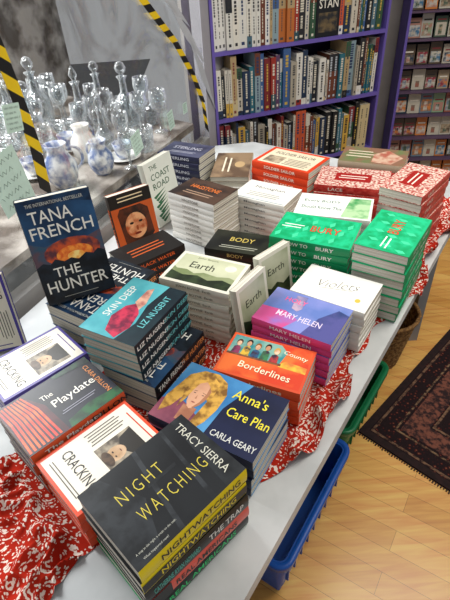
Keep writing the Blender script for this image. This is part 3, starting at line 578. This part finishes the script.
for z in zs[1:-1]:
    for i in range(17):
        obj('booklet',random.choice(cardm),label='small picture-covered booklet displayed face out on a rack',cat='booklet',group='booklets on the purple rack',
            mw=M2@Matrix.Translation((.02+i*.074,.05,z+.003))@Matrix.Rotation(math.radians(-8),4,'X'))
# ------------------------------------------------------------ rug
def rugmat():
    m=bpy.data.materials.new('rug_pile'); m.use_nodes=True; nt=m.node_tree; b=nt.nodes['Principled BSDF']; b.inputs['Roughness'].default_value=1; b.inputs['Specular IOR Level'].default_value=.1
    tc=nt.nodes.new('ShaderNodeTexCoord'); v=nt.nodes.new('ShaderNodeTexVoronoi'); v.inputs['Scale'].default_value=60; v.distance='MANHATTAN'
    r=nt.nodes.new('ShaderNodeValToRGB'); e=r.color_ramp.elements; e[0].color=(*lin((132,92,70)),1); e[1].color=(*lin((38,28,30)),1); e[0].position=.10; e[1].position=.5
    x=e.new(.28); x.color=(*lin((88,34,30)),1)
    n=nt.nodes.new('ShaderNodeTexNoise'); n.inputs['Scale'].default_value=300; mx=nt.nodes.new('ShaderNodeMix'); mx.data_type='RGBA'; mx.blend_type='OVERLAY'; mx.inputs[0].default_value=.6
    L=nt.links; L.new(tc.outputs['Object'],v.inputs['Vector']); L.new(tc.outputs['Object'],n.inputs['Vector']); L.new(v.outputs['Distance'],r.inputs['Fac']); L.new(r.outputs['Color'],mx.inputs[6]); L.new(n.outputs['Fac'],mx.inputs[7]); L.new(mx.outputs[2],b.inputs['Base Color']); return m
rc=P(358,432,0); r2=P(450,492,0); ex=(r2-rc).normalized(); ey=Vector((-ex.y,ex.x,0)); RW,RL=1.15,2.0
if ey.y<0: ey=-ey
mw=Matrix(((ex.x,ey.x,0,rc.x),(ex.y,ey.y,0,rc.y),(0,0,1,0),(0,0,0,1)))
rug=obj('rug',None,label='dark maroon patterned rug lying on the wooden floor',cat='rug',mw=mw)
mb=MB(); mb.box((0,0,0.0005),(RW,RL,.009),rugmat()); 
for i,(a,b_,c,c_,sc) in enumerate([(.0,.03,'2E1E1E','241A1A',60),(.035,.045,'7A5C48','2A1818',60),(.10,.108,'866A50','2A1818',60),(.118,.20,'2C1E20','7A4A3C',60),(.206,.216,'7E604A','2A1818',60),(.30,.307,'705442','2A1818',60)]):
    z=.0095+.0001*i; m=mat((c,c_,sc),1)
    for (x0,y0,x1,y1) in [(a,a,RW-a,b_),(a,RL-b_,RW-a,RL-a),(a,b_,b_,RL-b_),(RW-b_,b_,RW-a,RL-b_)]:
        mb.add([(x0,y0,z),(x1,y0,z),(x1,y1,z),(x0,y1,z)],[(0,1,2,3)],m)
obj('pile',mb.mesh('pile'),rug)
mb=MB()
for i in range(115):
    x=i*RW/115; dy=random.uniform(.006,.012); mb.box((x,-dy,.0005),(x+.005,.0,.004),mat('4A362E',.9))
obj('fringe',mb.mesh('fringe'),rug)
# ------------------------------------------------------------ crates and basket
def crate(name,pa,pb,z,depth,ht,color,label,inn=0):
    a=P(*pa,z)+tn*inn; b=P(*pb,z)+tn*inn; xd=(b-a); Lc=xd.length; xd.normalize(); nd=Vector((xd.y,-xd.x,0)); m=mat(color,.35); md=mat(color,.5)
    o=a.copy(); o.z=0.0; e=obj(name,None,label=label,cat='crate',mw=frame(o,xd,nd))
    mb=MB(); n=7; R=.03
    def ring(off,z_):
        pts=[]
        for cx,cy,a0 in ((Lc-R,R,-90),(Lc-R,depth-R,0),(R,depth-R,90),(R,R,180)):
            for i in range(n): an=math.radians(a0+90*i/(n-1)); pts.append((cx+(R-off)*math.cos(an),cy+(R-off)*math.sin(an),z_))
        return pts
    def loft(rings,m_,capb=False,capt=False):
        N=len(rings[0]); vs=[p for r_ in rings for p in r_]; fs=[(k*N+i,k*N+(i+1)%N,(k+1)*N+(i+1)%N,(k+1)*N+i) for k in range(len(rings)-1) for i in range(N)]
        if capb: fs.append(tuple(range(N-1,-1,-1)))
        if capt: fs.append(tuple(range((len(rings)-1)*N,len(rings)*N)))
        mb.add(vs,fs,m_)
    loft([ring(.022,.001),ring(.018,.05),ring(.012,.054),ring(.010,ht*.55),ring(.005,ht*.58),ring(.002,ht-.004),ring(.008,ht-.004),ring(.016,ht*.55),ring(.026,.01)],m,True,True)
    for i in range(1,10):
        x=Lc*i/10; mb.box((x-.002,.004,.055),(x+.002,.016,ht-.03),m)
    obj('body',mb.mesh('body'),e)
    mb=MB(); loft([ring(-.002,ht-.028),ring(-.014,ht-.026),ring(-.015,ht-.003),ring(-.012,ht),ring(.002,ht),ring(.004,ht-.004)],m)
    obj('rim',mb.mesh('rim',True),e)
    for x in (-.022,Lc+.016):
        mb=MB(); mb.box((x,depth/2-.06,ht-.05),(x+.006,depth/2+.06,ht-.012),md); obj('handle',mb.mesh('handle'),e)
crate('storage_crate',(284,568),(348,446),.24,.34,.24,'1A58B4','blue plastic storage crate on the floor under the table')
crate('storage_crate',(353,434),(391,366),.22,.3,.22,'14784A','green plastic storage crate on the floor under the table',inn=.015)
pb=P(407,322,.28)+tn*.10+td*.03; wick=mat(('9A7444','664626',90),.8)
e=obj('wicker_basket',None,label='brown wicker basket on the floor under the table',cat='basket',mw=Matrix.Translation((pb.x,pb.y,0)))
mb=MB(); n=48; vs=[]; rows=26
for k in range(rows+1):
    z=.28*k/rows
    for i in range(n): 
        r=.09+.045*k/rows+.004*math.cos(i*math.pi/2+k*math.pi); vs.append((r*math.cos(6.2832*i/n),r*math.sin(6.2832*i/n),z+.001))
mb.add(vs,[(k*n+i,k*n+(i+1)%n,(k+1)*n+(i+1)%n,(k+1)*n+i) for k in range(rows) for i in range(n)]+[tuple(range(n-1,-1,-1))],wick); obj('body',mb.mesh('body'),e)
obj('rim',tube([(.137*math.cos(6.2832*i/32),.137*math.sin(6.2832*i/32),.28) for i in range(33)],.009,wick).mesh('rim',True),e)
# ------------------------------------------------------------ outside ground
slab(Vector((-8,-1,0)),Vector((-8,9,0)),-7.0,-.06,-.05,mat('77797A',.9),'ground')
# ------------------------------------------------------------ light
w=bpy.data.worlds.new('world'); scene.world=w; w.use_nodes=True; bg=w.node_tree.nodes['Background']; bg.inputs[0].default_value=(.86,.88,.91,1); bg.inputs[1].default_value=.38
def area(loc,tgt,size,power,color):
    l=bpy.data.lights.new('light','AREA'); l.shape='RECTANGLE'; l.size=size[0]; l.size_y=size[1]; l.energy=power; l.color=color
    o=bpy.data.objects.new('light',l); COL.objects.link(o); o.location=loc; o.rotation_euler=(Vector(tgt)-Vector(loc)).to_track_quat('-Z','Y').to_euler(); return o
area((-1.8,2.1,2.6),(.1,1.2,.75),(1.5,1.1),140,(.96,.98,1))
area((1.1,1.1,2.5),(1.0,1.1,0),(.9,1.2),36,(1,.94,.85))
